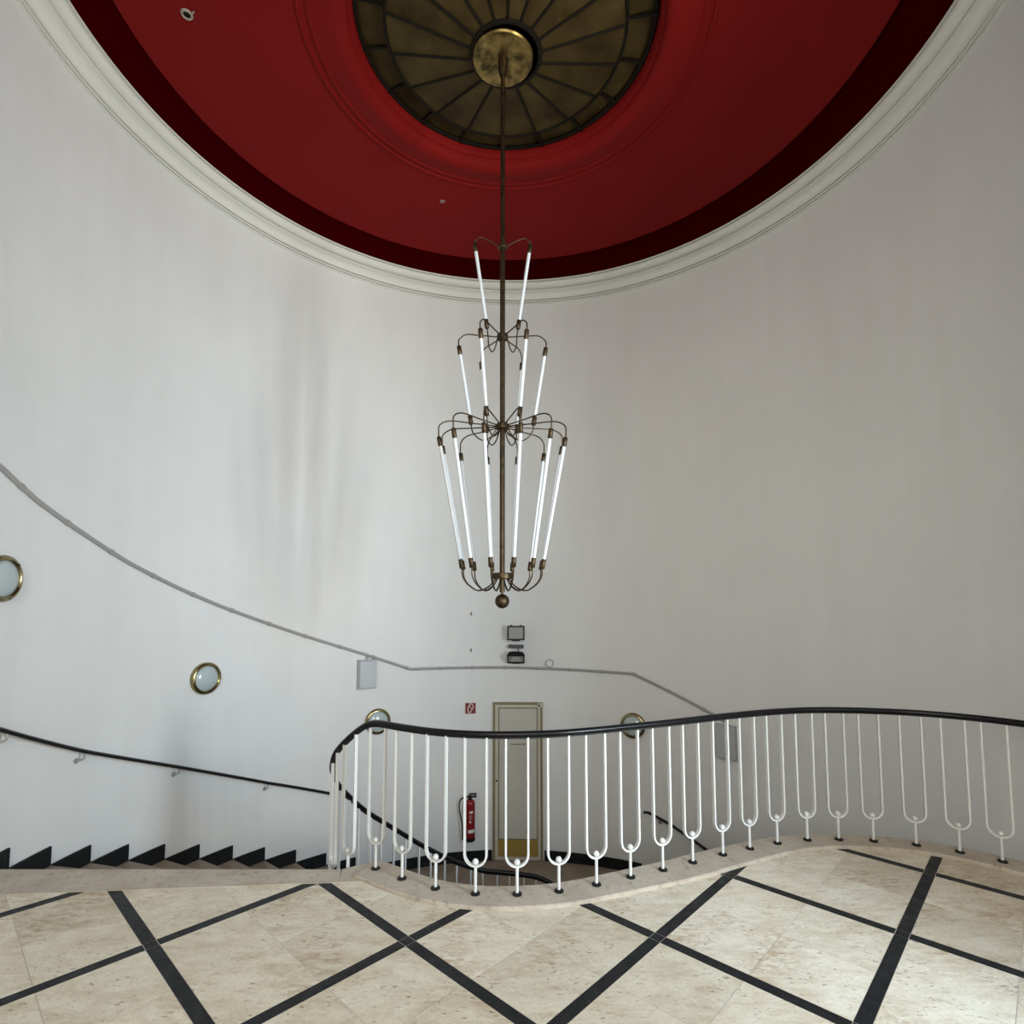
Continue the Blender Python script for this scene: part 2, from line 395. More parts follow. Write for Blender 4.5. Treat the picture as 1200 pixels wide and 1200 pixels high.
def at_s(s):
    s = max(0.0, min(s, S[-1] - 1e-6))
    lo, hi = 0, len(S) - 1
    while hi - lo > 1:
        m = (lo + hi) // 2
        if S[m] <= s: lo = m
        else: hi = m
    t = (s - S[lo]) / (S[hi] - S[lo]); p = path[lo].lerp(path[hi], t)
    a = path[max(lo - 1, 0)]; b = path[min(hi + 1, len(path) - 1)]
    d = (b - a).normalized(); return p, d
def nrm(d): return Vector((-d.y, d.x, 0))    # left of travel: towards the well going right to left

# ------------------------------------------------------------------ upper landing floor
KW = 0.112
sK = S0 + 0.10                                # end of the flat kerb
# clip line under the kerb: Y = g(X)
gx = []
for i, p in enumerate(path):
    if S[i] <= S0 + 0.02: gx.append((p.x, p.y))
gx = gx[::-1]
gx = [(-3.6, 3.44), (-0.90, 3.56)] + [q for q in gx if q[0] > -0.86] + [(3.6, 3.2)]
def g(x): return interp(x, [q[0] for q in gx], [q[1] for q in gx])
def clip_half(poly, fn):
    out = []
    for i in range(len(poly)):
        a, b = poly[i], poly[(i + 1) % len(poly)]; fa, fb = fn(a), fn(b)
        if fa >= 0: out.append(a)
        if (fa >= 0) != (fb >= 0):
            t = fa / (fa - fb); out.append((a[0] + (b[0] - a[0]) * t, a[1] + (b[1] - a[1]) * t))
    return out
def clip_floor(poly):
    """cut a floor piece along walls and the kerb; returns convex pieces"""
    for fn in (lambda p: p[0] + XF, lambda p: XF - p[0], lambda p: p[1] - YB):
        poly = clip_half(poly, fn)
        if len(poly) < 3: return []
    if all(p[1] < 3.05 for p in poly): return [poly]
    xs = sorted(q[0] for q in gx); x0 = min(p[0] for p in poly); x1 = max(p[0] for p in poly)
    cuts = [x0] + [x for x in xs[::2] if x0 < x < x1] + [x1]; res = []
    for a, b in zip(cuts[:-1], cuts[1:]):
        if b - a < 1e-5: continue
        q = clip_half(poly, lambda p: p[0] - a)
        if len(q) > 2: q = clip_half(q, lambda p: b - p[0])
        if len(q) < 3: continue
        ga, gb = g(a), g(b)
        q = clip_half(q, lambda p: ga + (gb - ga) * (p[0] - a) / (b - a) - p[1])
        if len(q) > 2: res.append(q)
    return res
mb = MB()
poly = [(-XF - 0.05, YB - 0.05)] + [(XF + 0.05, YB - 0.05)] + [q for q in [(XF + 0.05, g(XF))] + gx[::-1] if -XF < q[0] <= XF + 0.05] + [(-XF - 0.05, g(-XF))]
mb.prism(poly, -0.28, -0.0012)
floor = tag(mb.build('floor', M['grout'], smooth=0), 'landing floor of beige limestone tiles with black diagonal strips', 'floor', kind='structure')

SIDE, SW, GAP = 0.8635, 0.060, 0.005
th = R(46.4)
e1 = Vector((math.cos(th), math.sin(th))); e2 = Vector((math.sin(th), -math.cos(th)))
O = Vector((0.712, 2.902))
def floor_piece(name, material, a0, a1, b0, b1, z):
    """rectangle in grid coordinates (metres along e1, e2)"""
    pts = [O + e1 * a + e2 * b for a, b in ((a0, b0), (a1, b0), (a1, b1), (a0, b1))]
    c = sum(pts, Vector((0, 0))) / 4
    if c.y < 0.2 or c.y > 4.6 or abs(c.x) > 3.9: return
    res = clip_floor([(p.x, p.y) for p in pts])
    if not res: return
    m = MB()
    for q in res: m.prism([(p[0] - c.x, p[1] - c.y) for p in q], -0.03, z)
    o = m.build(name, material, floor, smooth=0); o.location = (c.x, c.y, 0)
h = SW / 2; hg = GAP / 2
for i in range(-7, 8):
    for j in range(-7, 8):
        a, b = i * SIDE, j * SIDE
        floor_piece('inlay_square', M['granite'], a - h + hg, a + h - hg, b - h + hg, b + h - hg, 0.0)
        floor_piece('inlay_strip', M['granite'], a + h + hg * 0.4, a + SIDE - h - hg * 0.4, b - h + 0.0010, b + h - 0.0010, 0.0)
        floor_piece('inlay_strip', M['granite'], a - h + 0.0010, a + h - 0.0010, b + h + hg * 0.4, b + SIDE - h - hg * 0.4, 0.0)
        L = SIDE - SW
        for u in range(2):
            for v in range(2):
                z = random.uniform(-0.0006, 0.0006)
                floor_piece('floor_tile', M['limestone'], a + h + L * u / 2 + 0.0011 + hg * 0.3 * u, a + h + L * (u + 1) / 2 - 0.0011 - hg * 0.3 * (1 - u),
                            b + h + L * v / 2 + 0.0011 + hg * 0.3 * v, b + h + L * (v + 1) / 2 - 0.0011 - hg * 0.3 * (1 - v), z)
# threshold slab at the head of the stairs and kerb stones under the railing
mb = MB(); mb.prism([(-XF, 3.262), (-1.015, 3.435), (-1.045, 3.592), (-XF, 3.592)], -0.135, 0.004)
mb.build('threshold_slab', M['kerb'], floor, smooth=0)
mb = MB(); mb.prism([(-1.012, 3.436), (-0.865, 3.449), (-0.80, 3.50), (-0.86, 3.70), (-1.04, 3.592)], -0.135, 0.004)
mb.build('threshold_slab', M['kerb'], floor, smooth=0)
def kerb_stone(sa, sb):
    n = max(3, int((sb - sa) / 0.06)); fr, bk = [], []
    for i in range(n + 1):
        p, d = at_s(sa + (sb - sa) * i / n); q = nrm(d)
        fr.append(p + q * (0.018 + interp(p.x, [-0.9, 0.0, 0.5, 0.8, 1.1, 1.5, 1.8, 2.05, 2.5, 3.0], [0.108, 0.106, 0.108, 0.122, 0.135, 0.118, 0.10, 0.085, 0.07, 0.078]))); bk.append(p - q * (KW - 0.016))
    m = MB()
    fr2 = []
    for i in range(n):                       # small arris on the front edge
        a, b, c, d2 = fr[i], fr[i + 1], bk[i + 1], bk[i]
        ia, ib = a.lerp(d2, 0.03), b.lerp(c, 0.03)
        z0, z1 = -0.20, 0.020
        vs = [(a.x, a.y, z0), (b.x, b.y, z0), (a.x, a.y, z1 - 0.005), (b.x, b.y, z1 - 0.005), (ia.x, ia.y, z1), (ib.x, ib.y, z1), (d2.x, d2.y, z1), (c.x, c.y, z1), (d2.x, d2.y, z0), (c.x, c.y, z0)]
        fs = [(0, 1, 3, 2), (2, 3, 5, 4), (4, 5, 7, 6), (6, 7, 9, 8), (8, 9, 1, 0)]
        if i == 0: fs.append((0, 2, 4, 6, 8))
        if i == n - 1: fs.append((9, 7, 5, 3, 1))
        m.add(vs, fs)
    m.build('kerb_stone', M['kerb'], floor, smooth=30)
def s_at_x(x):
    for i in range(len(path)):
        if path[i].x < x: return S[i]
cuts = [0.0, s_at_x(2.55), s_at_x(1.66), s_at_x(0.655), S0 + 0.06]
for a, b in zip(cuts[:-1], cuts[1:]): kerb_stone(a + 0.0012, b - 0.0012)

# ------------------------------------------------------------------ stairs
def s_for_z(z):
    lo, hi = S0 - 0.25, S[-1]
    for _ in range(40):
        m = (lo + hi) / 2
        if zrail(m) > z: lo = m
        else: hi = m
    return lo
def flight(name, label, a_first, z_top, n, rail_top, offset):
    root = empty(name, (0, 0, 0)); tag(root, label, 'staircase')
    A = [a_first - 5.92 * k for k in range(n + 1)]
    SS = [s_for_z(rail_top - RISE * (k + offset)) for k in range(n + 1)]
    for k in range(n):
        z = z_top - RISE * (k + 1)
        if k == n - 1: pass
        outer = [wp(A[k] + (A[k + 1] - A[k]) * t / 4, RW + 0.004) for t in range(5)]
        inner = []
        for t in range(5):
            p, d = at_s(SS[k] + (SS[k + 1] - SS[k]) * t / 4); q = p + nrm(d) * 0.09; inner.append((q.x, q.y))
        if k == 0 and z_top == 0: inner[0] = (-1.045, 3.592); outer[0] = (-XF - 0.02, 3.59)
        m = MB(); m.prism(outer + inner[::-1], z - RISE - 0.03, z); m.build('tread', M['tread'], root, smooth=0)
        m = MB(); m.lathe([(RW - 0.016, z - RISE), (RW - 0.016, z + RISE), (RW + 0.01, z + RISE), (RW + 0.01, z - RISE)], 4, (CX, CY, 0), a0=A[k + 1], a1=A[k], closed=True)
        m.build('stepped_skirting', M['granite'], root, smooth=30)
    return root, A, SS
upper, A_u, SS_u = flight('staircase', 'curved stone stair flight descending from the landing along the left wall', 188.1, 0.0, 11, 0.89, 0.55)
lower, A_l, SS_l = flight('staircase', 'curved stone stair flight going on down to the right of the door landing', 62.5, ZL, 11, -0.73, 0.55)
# half landing in front of the door
outer = [wp(A_u[-1] + (62.5 - A_u[-1]) * t / 24, RW + 0.02) for t in range(25)]
inner = []
for t in range(25):
    p, d = at_s(SS_u[-1] + (SS_l[0] - SS_u[-1]) * t / 24); q = p + nrm(d) * 0.09; inner.append((q.x, q.y))
mb = MB(); mb.prism(outer + inner[::-1], ZL - 0.25, ZL)
tag(mb.build('floor_half_landing', M['tread'], smooth=0), 'brown stone half landing in front of the narrow door', 'floor', kind='structure')
mb = MB(); mb.lathe([(0.0001, ZB - 0.1), (3.62, ZB - 0.1), (3.62, ZB), (0.0001, ZB)], 72, (CX, CY, 0))
mb.box(-XS - 0.2, XS + 0.2, YB - 0.2, CY - 1.5, ZB - 0.12, ZB - 0.01)
tag(mb.build('floor_lower', M['tread'], smooth=0), 'stone floor at the foot of the stairwell', 'floor', kind='structure')
def base_arc(name, a0, a1, z0, z1):
    m = MB(); m.lathe([(RW - 0.016, z0), (RW - 0.016, z1), (RW + 0.01, z1), (RW + 0.01, z0)], max(4, int(abs(a1 - a0))), (CX, CY, 0), a0=a0, a1=a1, closed=True)
    return tag(m.build(name, M['granite'], smooth=30), kind='structure')
tag(base_arc('baseboard_left', 94.3, A_u[-1], ZL, ZL + 0.125), 'black stone skirting on the landing left of the door', 'skirting')
tag(base_arc('baseboard_right', 62.5, 83.0, ZL, ZL + 0.125), 'black stone skirting on the landing right of the door', 'skirting')

# ------------------------------------------------------------------ balustrade
bal = empty('balustrade', (0, 3.2, 0.0)); bal_inv = Matrix.Translation((0, -3.2, 0))
tag(bal, 'white tuning-fork balustrade with a black handrail sweeping round the stairwell', 'railing')
def addb(m, name, material, parent=bal, smooth=40):
    m.v = [(p[0], p[1] - 3.2, p[2]) for p in m.v]; return m.build(name, material, parent, smooth)
n = 260; pts = []
for i in range(n + 1):
    s = S[-1] * i / n; p, d = at_s(s); pts.append(Vector((p.x, p.y, 0)))
zs = [zrail(S[-1] * i / n) for i in range(n + 1)]
for _ in range(4): zs = [zs[0]] + [(zs[i - 1] + 2 * zs[i] + zs[i + 1]) / 4 for i in range(1, n)] + [zs[-1]]
def zr(s): 
    f = max(0.0, min(s / S[-1] * n, n - 1e-6)); i = int(f); return zs[i] + (zs[i + 1] - zs[i]) * (f - i)
rp = [Vector((p.x, p.y, z)) for p, z in zip(pts, zs)]
prof = [(0.021 * math.cos(2 * math.pi * k / 12) * (1.0), 0.017 * math.sin(2 * math.pi * k / 12)) for k in range(12)]
m = MB(); m.sweep(rp, prof, ups=True); addb(m, 'handrail', M['rubber'])
m = MB(); m.sweep([p + Vector((0, 0, -0.020)) for p in rp], [(-0.012, -0.004), (0.012, -0.004), (0.012, 0.004), (-0.012, 0.004)], ups=True); addb(m, 'rail_strap', M['black'])
# sloping stringer of the flights
sp = [rp[i] + Vector((0, 0, -0.87)) for i in range(n + 1) if S0 + 0.02 <= S[-1] * i / n]
m = MB(); m.sweep(sp, [(-0.10, -0.30), (0.10, -0.30), (0.10, 0.0), (-0.10, 0.0)], ups=False); addb(m, 'stringer', M['kerb'])

stem_me = MB().lathe([(0.0001, 0.0), (0.009, 0.0), (0.009, 0.135), (0.0001, 0.135)], 12).mesh('stem', M['enamel'])
ball_me = MB().sphere((0, 0, 0), 0.0175, 16, 10).mesh('ball', M['enamel'])
foot_me = MB().lathe([(0.0001, 0.0), (0.027, 0.0), (0.027, 0.007), (0.020, 0.012), (0.0001, 0.012)], 16).mesh('foot_plate', M['black'])
def fork(s):
    p, d = at_s(s); z0 = zr(s) - 0.87; W = 0.0625
    ang = math.atan2(d.y, d.x); q = nrm(d)
    zc = z0 + 0.150 + W
    m = MB(); pp = []
    for sgn in (-1, 1):
        zt = zr(s + sgn * W) - 0.018
        leg = [(sgn * W, zt)]
        if sgn == -1: pp.append((-W, zt)); pp.append((-W, (zt + zc) / 2))
        if sgn == -1:
            for k in range(13):
                a = math.pi + math.pi * k / 12; pp.append((W * math.cos(a), zc + W * math.sin(a)))
        else: pp.append((W, (zt + zc) / 2)); pp.append((W, zt))
    # flat bar: 11 mm in the plane of the fork, 20 mm across it
    vs = []
    for i, (u, z) in enumerate(pp):
        a = pp[max(i - 1, 0)]; b = pp[min(i + 1, len(pp) - 1)]
        t = Vector((b[0] - a[0], b[1] - a[1])).normalized(); nn = Vector((-t.y, t.x))
        for (o1, o2) in ((-0.0055, -0.0105), (0.0055, -0.0105), (0.0055, 0.0105), (-0.0055, 0.0105)):
            uu, zz = u + nn.x * o1, z + nn.y * o1
            vs.append((d.x * uu + q.x * o2, d.y * uu + q.y * o2, zz - z0))
    fs = []
    for i in range(len(pp) - 1):
        for j in range(4): fs.append((i * 4 + j, i * 4 + (j + 1) % 4, (i + 1) * 4 + (j + 1) % 4, (i + 1) * 4 + j))
    fs.append((0, 1, 2, 3)); fs.append(tuple(len(vs) - 4 + j for j in (3, 2, 1, 0)))
    m.add(vs, fs)
    b = m.build('baluster', M['enamel'], bal, smooth=30); b.location = (p.x, p.y - 3.2, z0)
    o = link('stem', stem_me, b); o.location = (0, 0, 0.01)
    o = link('ball', ball_me, b); o.location = (0, 0, 0.150 + 0.022)
    o = link('foot_plate', foot_me, b); o.location = (0, 0, 0.0)
for k in range(len(bases)): fork(s_of(2 + k))
s = S0 + 0.232
while s < S[-1] - 0.5:
    fork(s); s += 0.232

# ------------------------------------------------------------------ wall handrails
def wall_rail(name, label, pts_az, brackets, r=3.29):
    root = empty(name, (0, 0, 0)); tag(root, label, 'handrail')
    P = []
    for i in range(len(pts_az) - 1):
        (a0, z0), (a1, z1) = pts_az[i], pts_az[i + 1]; k = max(2, int(abs(a1 - a0) / 1.5))
        for t in range(k): P.append((a0 + (a1 - a0) * t / k, z0 + (z1 - z0) * t / k))
    P.append(pts_az[-1])
    pts = [Vector((*wp(a, r), z)) for a, z in P]
    m = MB(); m.sweep(pts, [(0.019 * math.cos(2 * math.pi * k / 10), 0.015 * math.sin(2 * math.pi * k / 10)) for k in range(10)], ups=True); m.build('rail', M['rubber'], root)
    for a in brackets:
        z = interp(-a, [-q[0] for q in pts_az], [q[1] for q in pts_az])
        p1 = Vector((*wp(a, r), z - 0.014)); p2 = Vector((*wp(a, r + 0.005), z - 0.055)); p3 = Vector((*wp(a, RW + 0.005), z - 0.075))
        m = MB(); m.tube(arcs([p1, p2, p3], 5), 0.007, 8); b = m.build('bracket', M['conduit'], root)
        m = MB(); w0 = Vector((*wp(a, RW - 0.006), z - 0.074)); m.tube([w0, Vector((*wp(a, RW + 0.004), z - 0.074))], 0.022, 12); m.build('wall_rose', M['conduit'], b)
    return root
wall_rail('wall_handrail', 'long black handrail on white brackets along the left curved wall', [(189.5, 0.90), (186.0, 0.82), (173.2, 0.491), (157.45, 0.122), (141.1, -0.272), (128.6, -0.549), (123.5, -0.668)],
          (185.0, 173.2, 157.5, 141.1, 127.5))
wall_rail('wall_handrail', 'short black handrail on the wall right of the door, going down', [(61.6, -0.872), (60.6, -0.866), (56.2, -0.949), (49.4, -1.116), (30.0, -1.60), (5.0, -2.22)], (58.5, 48.0, 33.0, 18.0))

# ------------------------------------------------------------------ things fixed on the round wall
def wall_thing(name, label, cat, a, z, group=None, r=RW):
    p = wp(a, r); o = empty(name, (p[0], p[1], z), R(a - 90)); return tag(o, label, cat, group)
ROTY = Matrix.Rotation(R(90), 4, 'X')          # lathe axis z -> -y (into the room)
bulk = {}
bulk['ring'] = MB().lathe([(0.152, 0.0), (0.154, 0.030), (0.150, 0.042), (0.140, 0.050), (0.128, 0.052), (0.120, 0.046), (0.117, 0.036)], 40, m=ROTY).mesh('brass_ring', M['brass'])
bulk['glass'] = MB().lathe([(0.0001, 0.072), (0.03, 0.071), (0.06, 0.066), (0.09, 0.056), (0.110, 0.045), (0.119, 0.036)], 40, m=ROTY).mesh('glass_dome', M['frost'])
bulk['screw'] = MB().lathe([(0.0001, 0.058), (0.005, 0.057), (0.006, 0.048)], 10, m=ROTY).mesh('screw', M['bronze'])
for a, z, lab in ((186.0, 1.785, 'round brass-rimmed wall lamp at the left edge, above the upper stairs'),
                  (152.8, 0.885, 'round brass-rimmed wall lamp above the middle of the left stair handrail'),
                  (119.0, 0.180, 'round brass-rimmed wall lamp half hidden by the railing, left of the red sign'),
                  (63.8, 0.114, 'round brass-rimmed wall lamp behind the railing to the right of the door')):
    t = wall_thing('wall_lamp', lab, 'wall lamp', a, z, 'round brass wall lamps on the curved wall')
    rg = link('rim', bulk['ring'], t); link('glass_dome', bulk['glass'], t)
    for k in range(3):
        o = link('screw', bulk['screw'], rg); an = R(45 + 120 * k); o.location = (0.134 * math.cos(an), 0, 0.134 * math.sin(an))

def emergency_light(lab, a, z, hh):
    t = wall_thing('emergency_light', lab, 'wall light', a, z, 'grey box lights on the curved wall')
    MB().box(-0.115, 0.115, -0.030, 0.02, -hh, hh).build('housing', M['grey_box'], t)
    m = MB(); x = 0.098; y = 0.085; hz = hh - 0.016
    vs = [(-0.107, -0.0305, -hh + 0.008), (0.107, -0.0305, -hh + 0.008), (0.107, -0.0305, hh - 0.008), (-0.107, -0.0305, hh - 0.008),
          (-x, -y, -hz), (x, -y, -hz), (x, -y, hz), (-x, -y, hz)]
    m.add(vs, [(4, 5, 6, 7), (0, 1, 5, 4), (1, 2, 6, 5), (2, 3, 7, 6), (3, 0, 4, 7)]); m.build('diffuser', M['diffuser'], t, smooth=0)
    f = MB()
    f.box(-0.110, 0.110, -0.045, -0.029, -hh, -hh + 0.018); f.box(-0.110, 0.110, -0.045, -0.029, hh - 0.018, hh)
    f.box(-0.112, -0.100, -0.045, -0.029, -hh, hh); f.box(0.100, 0.112, -0.045, -0.029, -hh, hh); f.build('frame', M['grey_box'], t, smooth=0)
    MB().tube([(0, -0.02, hh), (0, -0.02, hh + 0.03)], 0.014, 10).build('cable_gland', M['conduit'], t)
emergency_light('grey box light hanging under the conduit on the left of the door', 121.5, 0.755, 0.172)
emergency_light('grey box light behind the railing at the right end of the conduit', 44.7, 0.080, 0.185)

# conduit with saddle clips
cp = [(189.0, 2.545), (187.0, 2.50), (181.7, 2.345), (174.0, 2.150), (166.7, 1.956), (158.4, 1.758), (151.0, 1.590), (136.0, 1.272), (121.4, 0.978), (112.2, 0.782), (91.9, 0.775), (63.6, 0.738), (47.0, 0.348), (45.0, 0.30)]
P = []
for i in range(len(cp) - 1):
    k = max(1, int(abs(cp[i + 1][0] - cp[i][0]) / 1.5))
    for t in range(k): P.append((cp[i][0] + (cp[i + 1][0] - cp[i][0]) * t / k, cp[i][1] + (cp[i + 1][1] - cp[i][1]) * t / k))
P.append(cp[-1])
root = empty('cable_conduit', (0, 0, 0)); tag(root, 'long grey cable conduit clipped along the curved wall, sloping at both ends', 'conduit')
m = MB(); m.tube([Vector((*wp(a, RW - 0.017), z)) for a, z in P], 0.0165, 10); m.build('pipe', M['conduit'], root)
a = 184.0
while a > 48:
    z = interp(-a, [-q[0] for q in cp], [q[1] for q in cp]); z2 = interp(-a + 0.5, [-q[0] for q in cp], [q[1] for q in cp])
    p0 = Vector((*wp(a + 0.22, RW - 0.017), z + (z - z2) * 0.44)); p1 = Vector((*wp(a - 0.22, RW - 0.017), z - (z - z2) * 0.44))
    m = MB(); m.tube([p0, p1], 0.0215, 10); m.build('clip', M['conduit'], root); a -= 7.1

t = wall_thing('junction_box', 'small round white junction box above the conduit, right of the floodlights', 'junction box', 81.7, 0.832)
MB().lathe([(0.052, 0.0), (0.052, 0.038), (0.046, 0.042), (0.040, 0.039), (0.0001, 0.039)], 28, m=ROTY).build('box', M['grey_box'], t)
MB().lathe([(0.0001, 0.046), (0.036, 0.045), (0.039, 0.0385)], 28, m=ROTY).build('lid', M['plaster'], t)

# two floodlights
def floodlight(lab, z, tilt, glass):
    t = wall_thing('floodlight', lab, 'floodlight', 89.1, z)
    X = Matrix.Translation((0, -0.13, 0)) @ Matrix.Rotation(R(tilt), 4, 'X')
    def B(mb, name, mt, par=t):
        mb.v = [tuple(X @ Vector(p)) for p in mb.v]; return mb.build(name, mt, par, smooth=30)
    hw, hh = 0.110, 0.091
    m = MB()                                   # tapering rear body
    vs = [(-hw, -0.0, -hh), (hw, -0.0, -hh), (hw, 0.0, hh), (-hw, 0.0, hh), (-hw * .75, 0.06, -hh * .7), (hw * .75, 0.06, -hh * .7), (hw * .75, 0.06, hh * .7), (-hw * .75, 0.06, hh * .7),
          (-hw * .4, 0.085, -hh * .35), (hw * .4, 0.085, -hh * .35), (hw * .4, 0.085, hh * .35), (-hw * .4, 0.085, hh * .35)]
    fs = [(8, 9, 10, 11)]
    for k in (0, 4):
        fs += [(k + i, k + (i + 1) % 4, k + 4 + (i + 1) % 4, k + 4 + i) for i in range(4)]
    m.add(vs, fs); B(m, 'body', M['black'])
    f = MB(); e = 0.018
    f.box(-hw, hw, -0.016, 0.0, hh - e, hh); f.box(-hw, hw, -0.016, 0.0, -hh, -hh + e); f.box(-hw, -hw + e, -0.016, 0, -hh + e, hh - e); f.box(hw - e, hw, -0.016, 0, -hh + e, hh - e)
    fr = B(f, 'frame', M['black'])
    for sx in (-1, 1): B(MB().box(sx * 0.062 - 0.012, sx * 0.062 + 0.012, -0.014, 0.006, hh, hh + 0.010), 'hinge', M['black'], fr)
    B(MB().box(-0.05, 0.05, -0.014, 0.012, -hh - 0.012, -hh), 'latch', M['black'], fr)
    B(MB().box(-hw + e, hw - e, -0.006, -0.002, -hh + e, hh - e), 'glass', glass)
    m = MB()
    if tilt != 0:                              # reflector wedge seen through the glass of the tilted lamp
        vs = [(-0.035, -0.0065, hh * .55), (0.035, -0.0065, hh * .55), (0.075, -0.0075, -hh + e + 0.004), (-0.075, -0.0075, -hh + e + 0.004), (-0.035, -0.004, hh * .55), (0.035, -0.004, hh * .55), (0.075, -0.004, -hh + e), (-0.075, -0.004, -hh + e)]
        m.add(vs, [(0, 1, 2, 3), (7, 6, 5, 4), (0, 4, 5, 1), (1, 5, 6, 2), (2, 6, 7, 3), (3, 7, 4, 0)]); B(m, 'reflector', M['flood_reflector'])
    y = MB()                                   # yoke on the wall
    y.box(-0.10, 0.10, -0.030, 0.012, -0.012, 0.012, Matrix.Translation((0, 0, 0.0 if tilt == 0 else 0.0)))
    y.box(-0.102, -0.096, -0.14, 0.0, -0.014, 0.014); y.box(0.096, 0.102, -0.14, 0.0, -0.014, 0.014)
    y.build('yoke', M['black'], t, smooth=0)
    return t
floodlight('upper black floodlight on the wall, facing straight out over the door', 1.222, 0, M['flood_glass'])
fl = floodlight('lower black floodlight on the wall, tilted down over the door', 0.90, 52, M['flood_glass'])
m = MB(); m.box(-0.098, 0.098, -0.075, 0.012, 0.125, 0.165)
for k in range(7): m.box(-0.094 + k * 0.0285, -0.084 + k * 0.0285, -0.085, -0.070, 0.122, 0.168)
m.build('ballast_box', M['dark_grey'], fl, smooth=0)
m = MB(); m.tube(arcs([(0.03, -0.06, 0.125), (0.028, -0.09, 0.09), (0.035, -0.11, 0.05)], 6), 0.006, 8); m.build('cable', M['black'], fl)

for z, lab in ((1.466, 'small rusty nail in the wall, upper of two left of the floodlights'), (1.000, 'small rusty nail in the wall, lower of two left of the floodlights')):
    t = wall_thing('wall_nail', lab, 'nail', 99.05, z, 'nails in the curved wall')
    MB().tube([(0, 0.01, 0), (0, -0.022, 0.004)], 0.004, 8).build('shank', M['bronze'], t)
    MB().tube([(0, -0.020, 0.022), (0, -0.024, -0.022)], [0.004, 0.006], 8).build('head', M['bronze'], t)

# red fire extinguisher sign
t = wall_thing('fire_sign', 'square red sign with a white extinguisher symbol beside the door', 'sign', 99.1, 0.262)
MB().box(-0.066, 0.066, -0.010, 0.012, -0.066, 0.066).build('plate', M['sign_red'], t, smooth=0)
def stroke(pts, wdt, name='symbol'):
    m = MB(); m.tube([(x, -0.0105, z) for x, z in arcs([Vector((a, b, 0)) for a, b in pts], 5) and [(p.x, p.y) for p in arcs([Vector((a, b, 0)) for a, b in pts], 5)]], wdt, 6); m.build(name, M['sign_white'], t)
stroke([(-0.030, -0.048), (-0.030, 0.010), (-0.016, 0.034), (-0.010, 0.052), (0.018, 0.052), (0.034, 0.024), (0.034, 0.004), (0.012, -0.026), (0.0, -0.048), (-0.030, -0.049)], 0.0055)
stroke([(-0.014, 0.030), (0.002, 0.016), (0.008, -0.012)], 0.0040)

# fire extinguisher
t = wall_thing('fire_extinguisher', 'red fire extinguisher with a black hose hanging beside the door', 'fire extinguisher', 99.2, -1.335)
yo = -0.085
body = MB().lathe([(0.0001, 0.022), (0.060, 0.022), (0.063, 0.03), (0.063, 0.445), (0.060, 0.465), (0.048, 0.485), (0.026, 0.497), (0.0001, 0.499)], 28, (0, yo, 0)).build('cylinder', M['ext_red'], t)
MB().lathe([(0.0001, 0.0), (0.058, 0.0), (0.0645, 0.008), (0.0645, 0.045), (0.0625, 0.046)], 28, (0, yo, 0)).build('base_ring', M['black'], t)
MB().lathe([(0.024, 0.49), (0.024, 0.52), (0.016, 0.525), (0.016, 0.545), (0.0001, 0.547)], 16, (0, yo, 0)).build('valve', M['black'], t)
m = MB(); m.box(-0.02, 0.075, yo - 0.014, yo + 0.014, 0.520, 0.534); m.box(-0.01, 0.080, yo - 0.013, yo + 0.013, 0.553, 0.567); m.box(0.066, 0.080, yo - 0.013, yo + 0.013, 0.520, 0.567); m.build('squeeze_handle', M['black'], t, smooth=0)
m = MB(); m.tube(arcs([(-0.01, yo - 0.01, 0.535), (-0.07, yo - 0.01, 0.530), (-0.125, yo + 0.02, 0.475), (-0.132, yo + 0.03, 0.38), (-0.110, yo + 0.02, 0.27), (-0.090, yo, 0.16), (-0.084, yo - 0.005, 0.12)], 8), 0.0085, 10); m.build('hose', M['black'], t)
m = MB(); m.tube([(-0.084, yo - 0.005, 0.155), (-0.083, yo - 0.005, 0.02)], [0.014, 0.017], 12); m.build('nozzle', M['black'], t)
def label_patch(a0, a1, z0, z1, material, name):
    m = MB(); m.lathe([(0.0632, z0), (0.0640, z0), (0.0640, z1), (0.0632, z1)], 8, (0, yo, 0), a0=a0, a1=a1, closed=True); return m.build(name, material, body)
label_patch(258, 300, 0.345, 0.372, M['paper'], 'print_block')
for k in range(3): label_patch(255, 292, 0.315 - k * 0.021, 0.320 - k * 0.021, M['paper'], 'print_line')
label_patch(258, 278, 0.232, 0.256, M['paper'], 'print_mark')
label_patch(245, 325, 0.110, 0.150, M['paper'], 'test_label')
MB().box(-0.03, 0.03, -0.024, -0.001, 0.30, 0.36).build('wall_bracket', M['black'], t, smooth=0)

# narrow door
t = empty('door_1', (*wp(88.75, RW), ZL), R(88.75 - 90)); tag(t, 'narrow cream door with olive frame and ochre kick plate', 'door', kind='structure')
c = 0.00194
def dx(v): return (v - 252) * c
def dz(v): return (1135 - v) * c
def ring(name, mt, x0, x1, z0, z1, e, y0, y1, par=t, bottom=True):
    m = MB(); m.box(x0, x0 + e, y0, y1, z0, z1); m.box(x1 - e, x1, y0, y1, z0, z1); m.box(x0 + e, x1 - e, y0, y1, z1 - e, z1)
    if bottom: m.box(x0 + e, x1 - e, y0, y1, z0, z0 + e)
    return m.build(name, mt, par, smooth=0)
ring('frame', M['olive'], dx(90), dx(415), 0.0, dz(128), 0.028, -0.045, 0.03, bottom=False)
leaf = MB().box(dx(104), dx(401), -0.034, 0.03, 0.01, dz(142)).build('leaf', M['cream'], t, smooth=0)
ring('bead', M['olive'], dx(124), dx(384), dz(1003), dz(160), 0.0155, -0.041, -0.030, leaf)
MB().box(dx(132), dx(376), -0.037, -0.030, dz(996), dz(168)).build('panel', M['door_grey'], leaf, smooth=0)
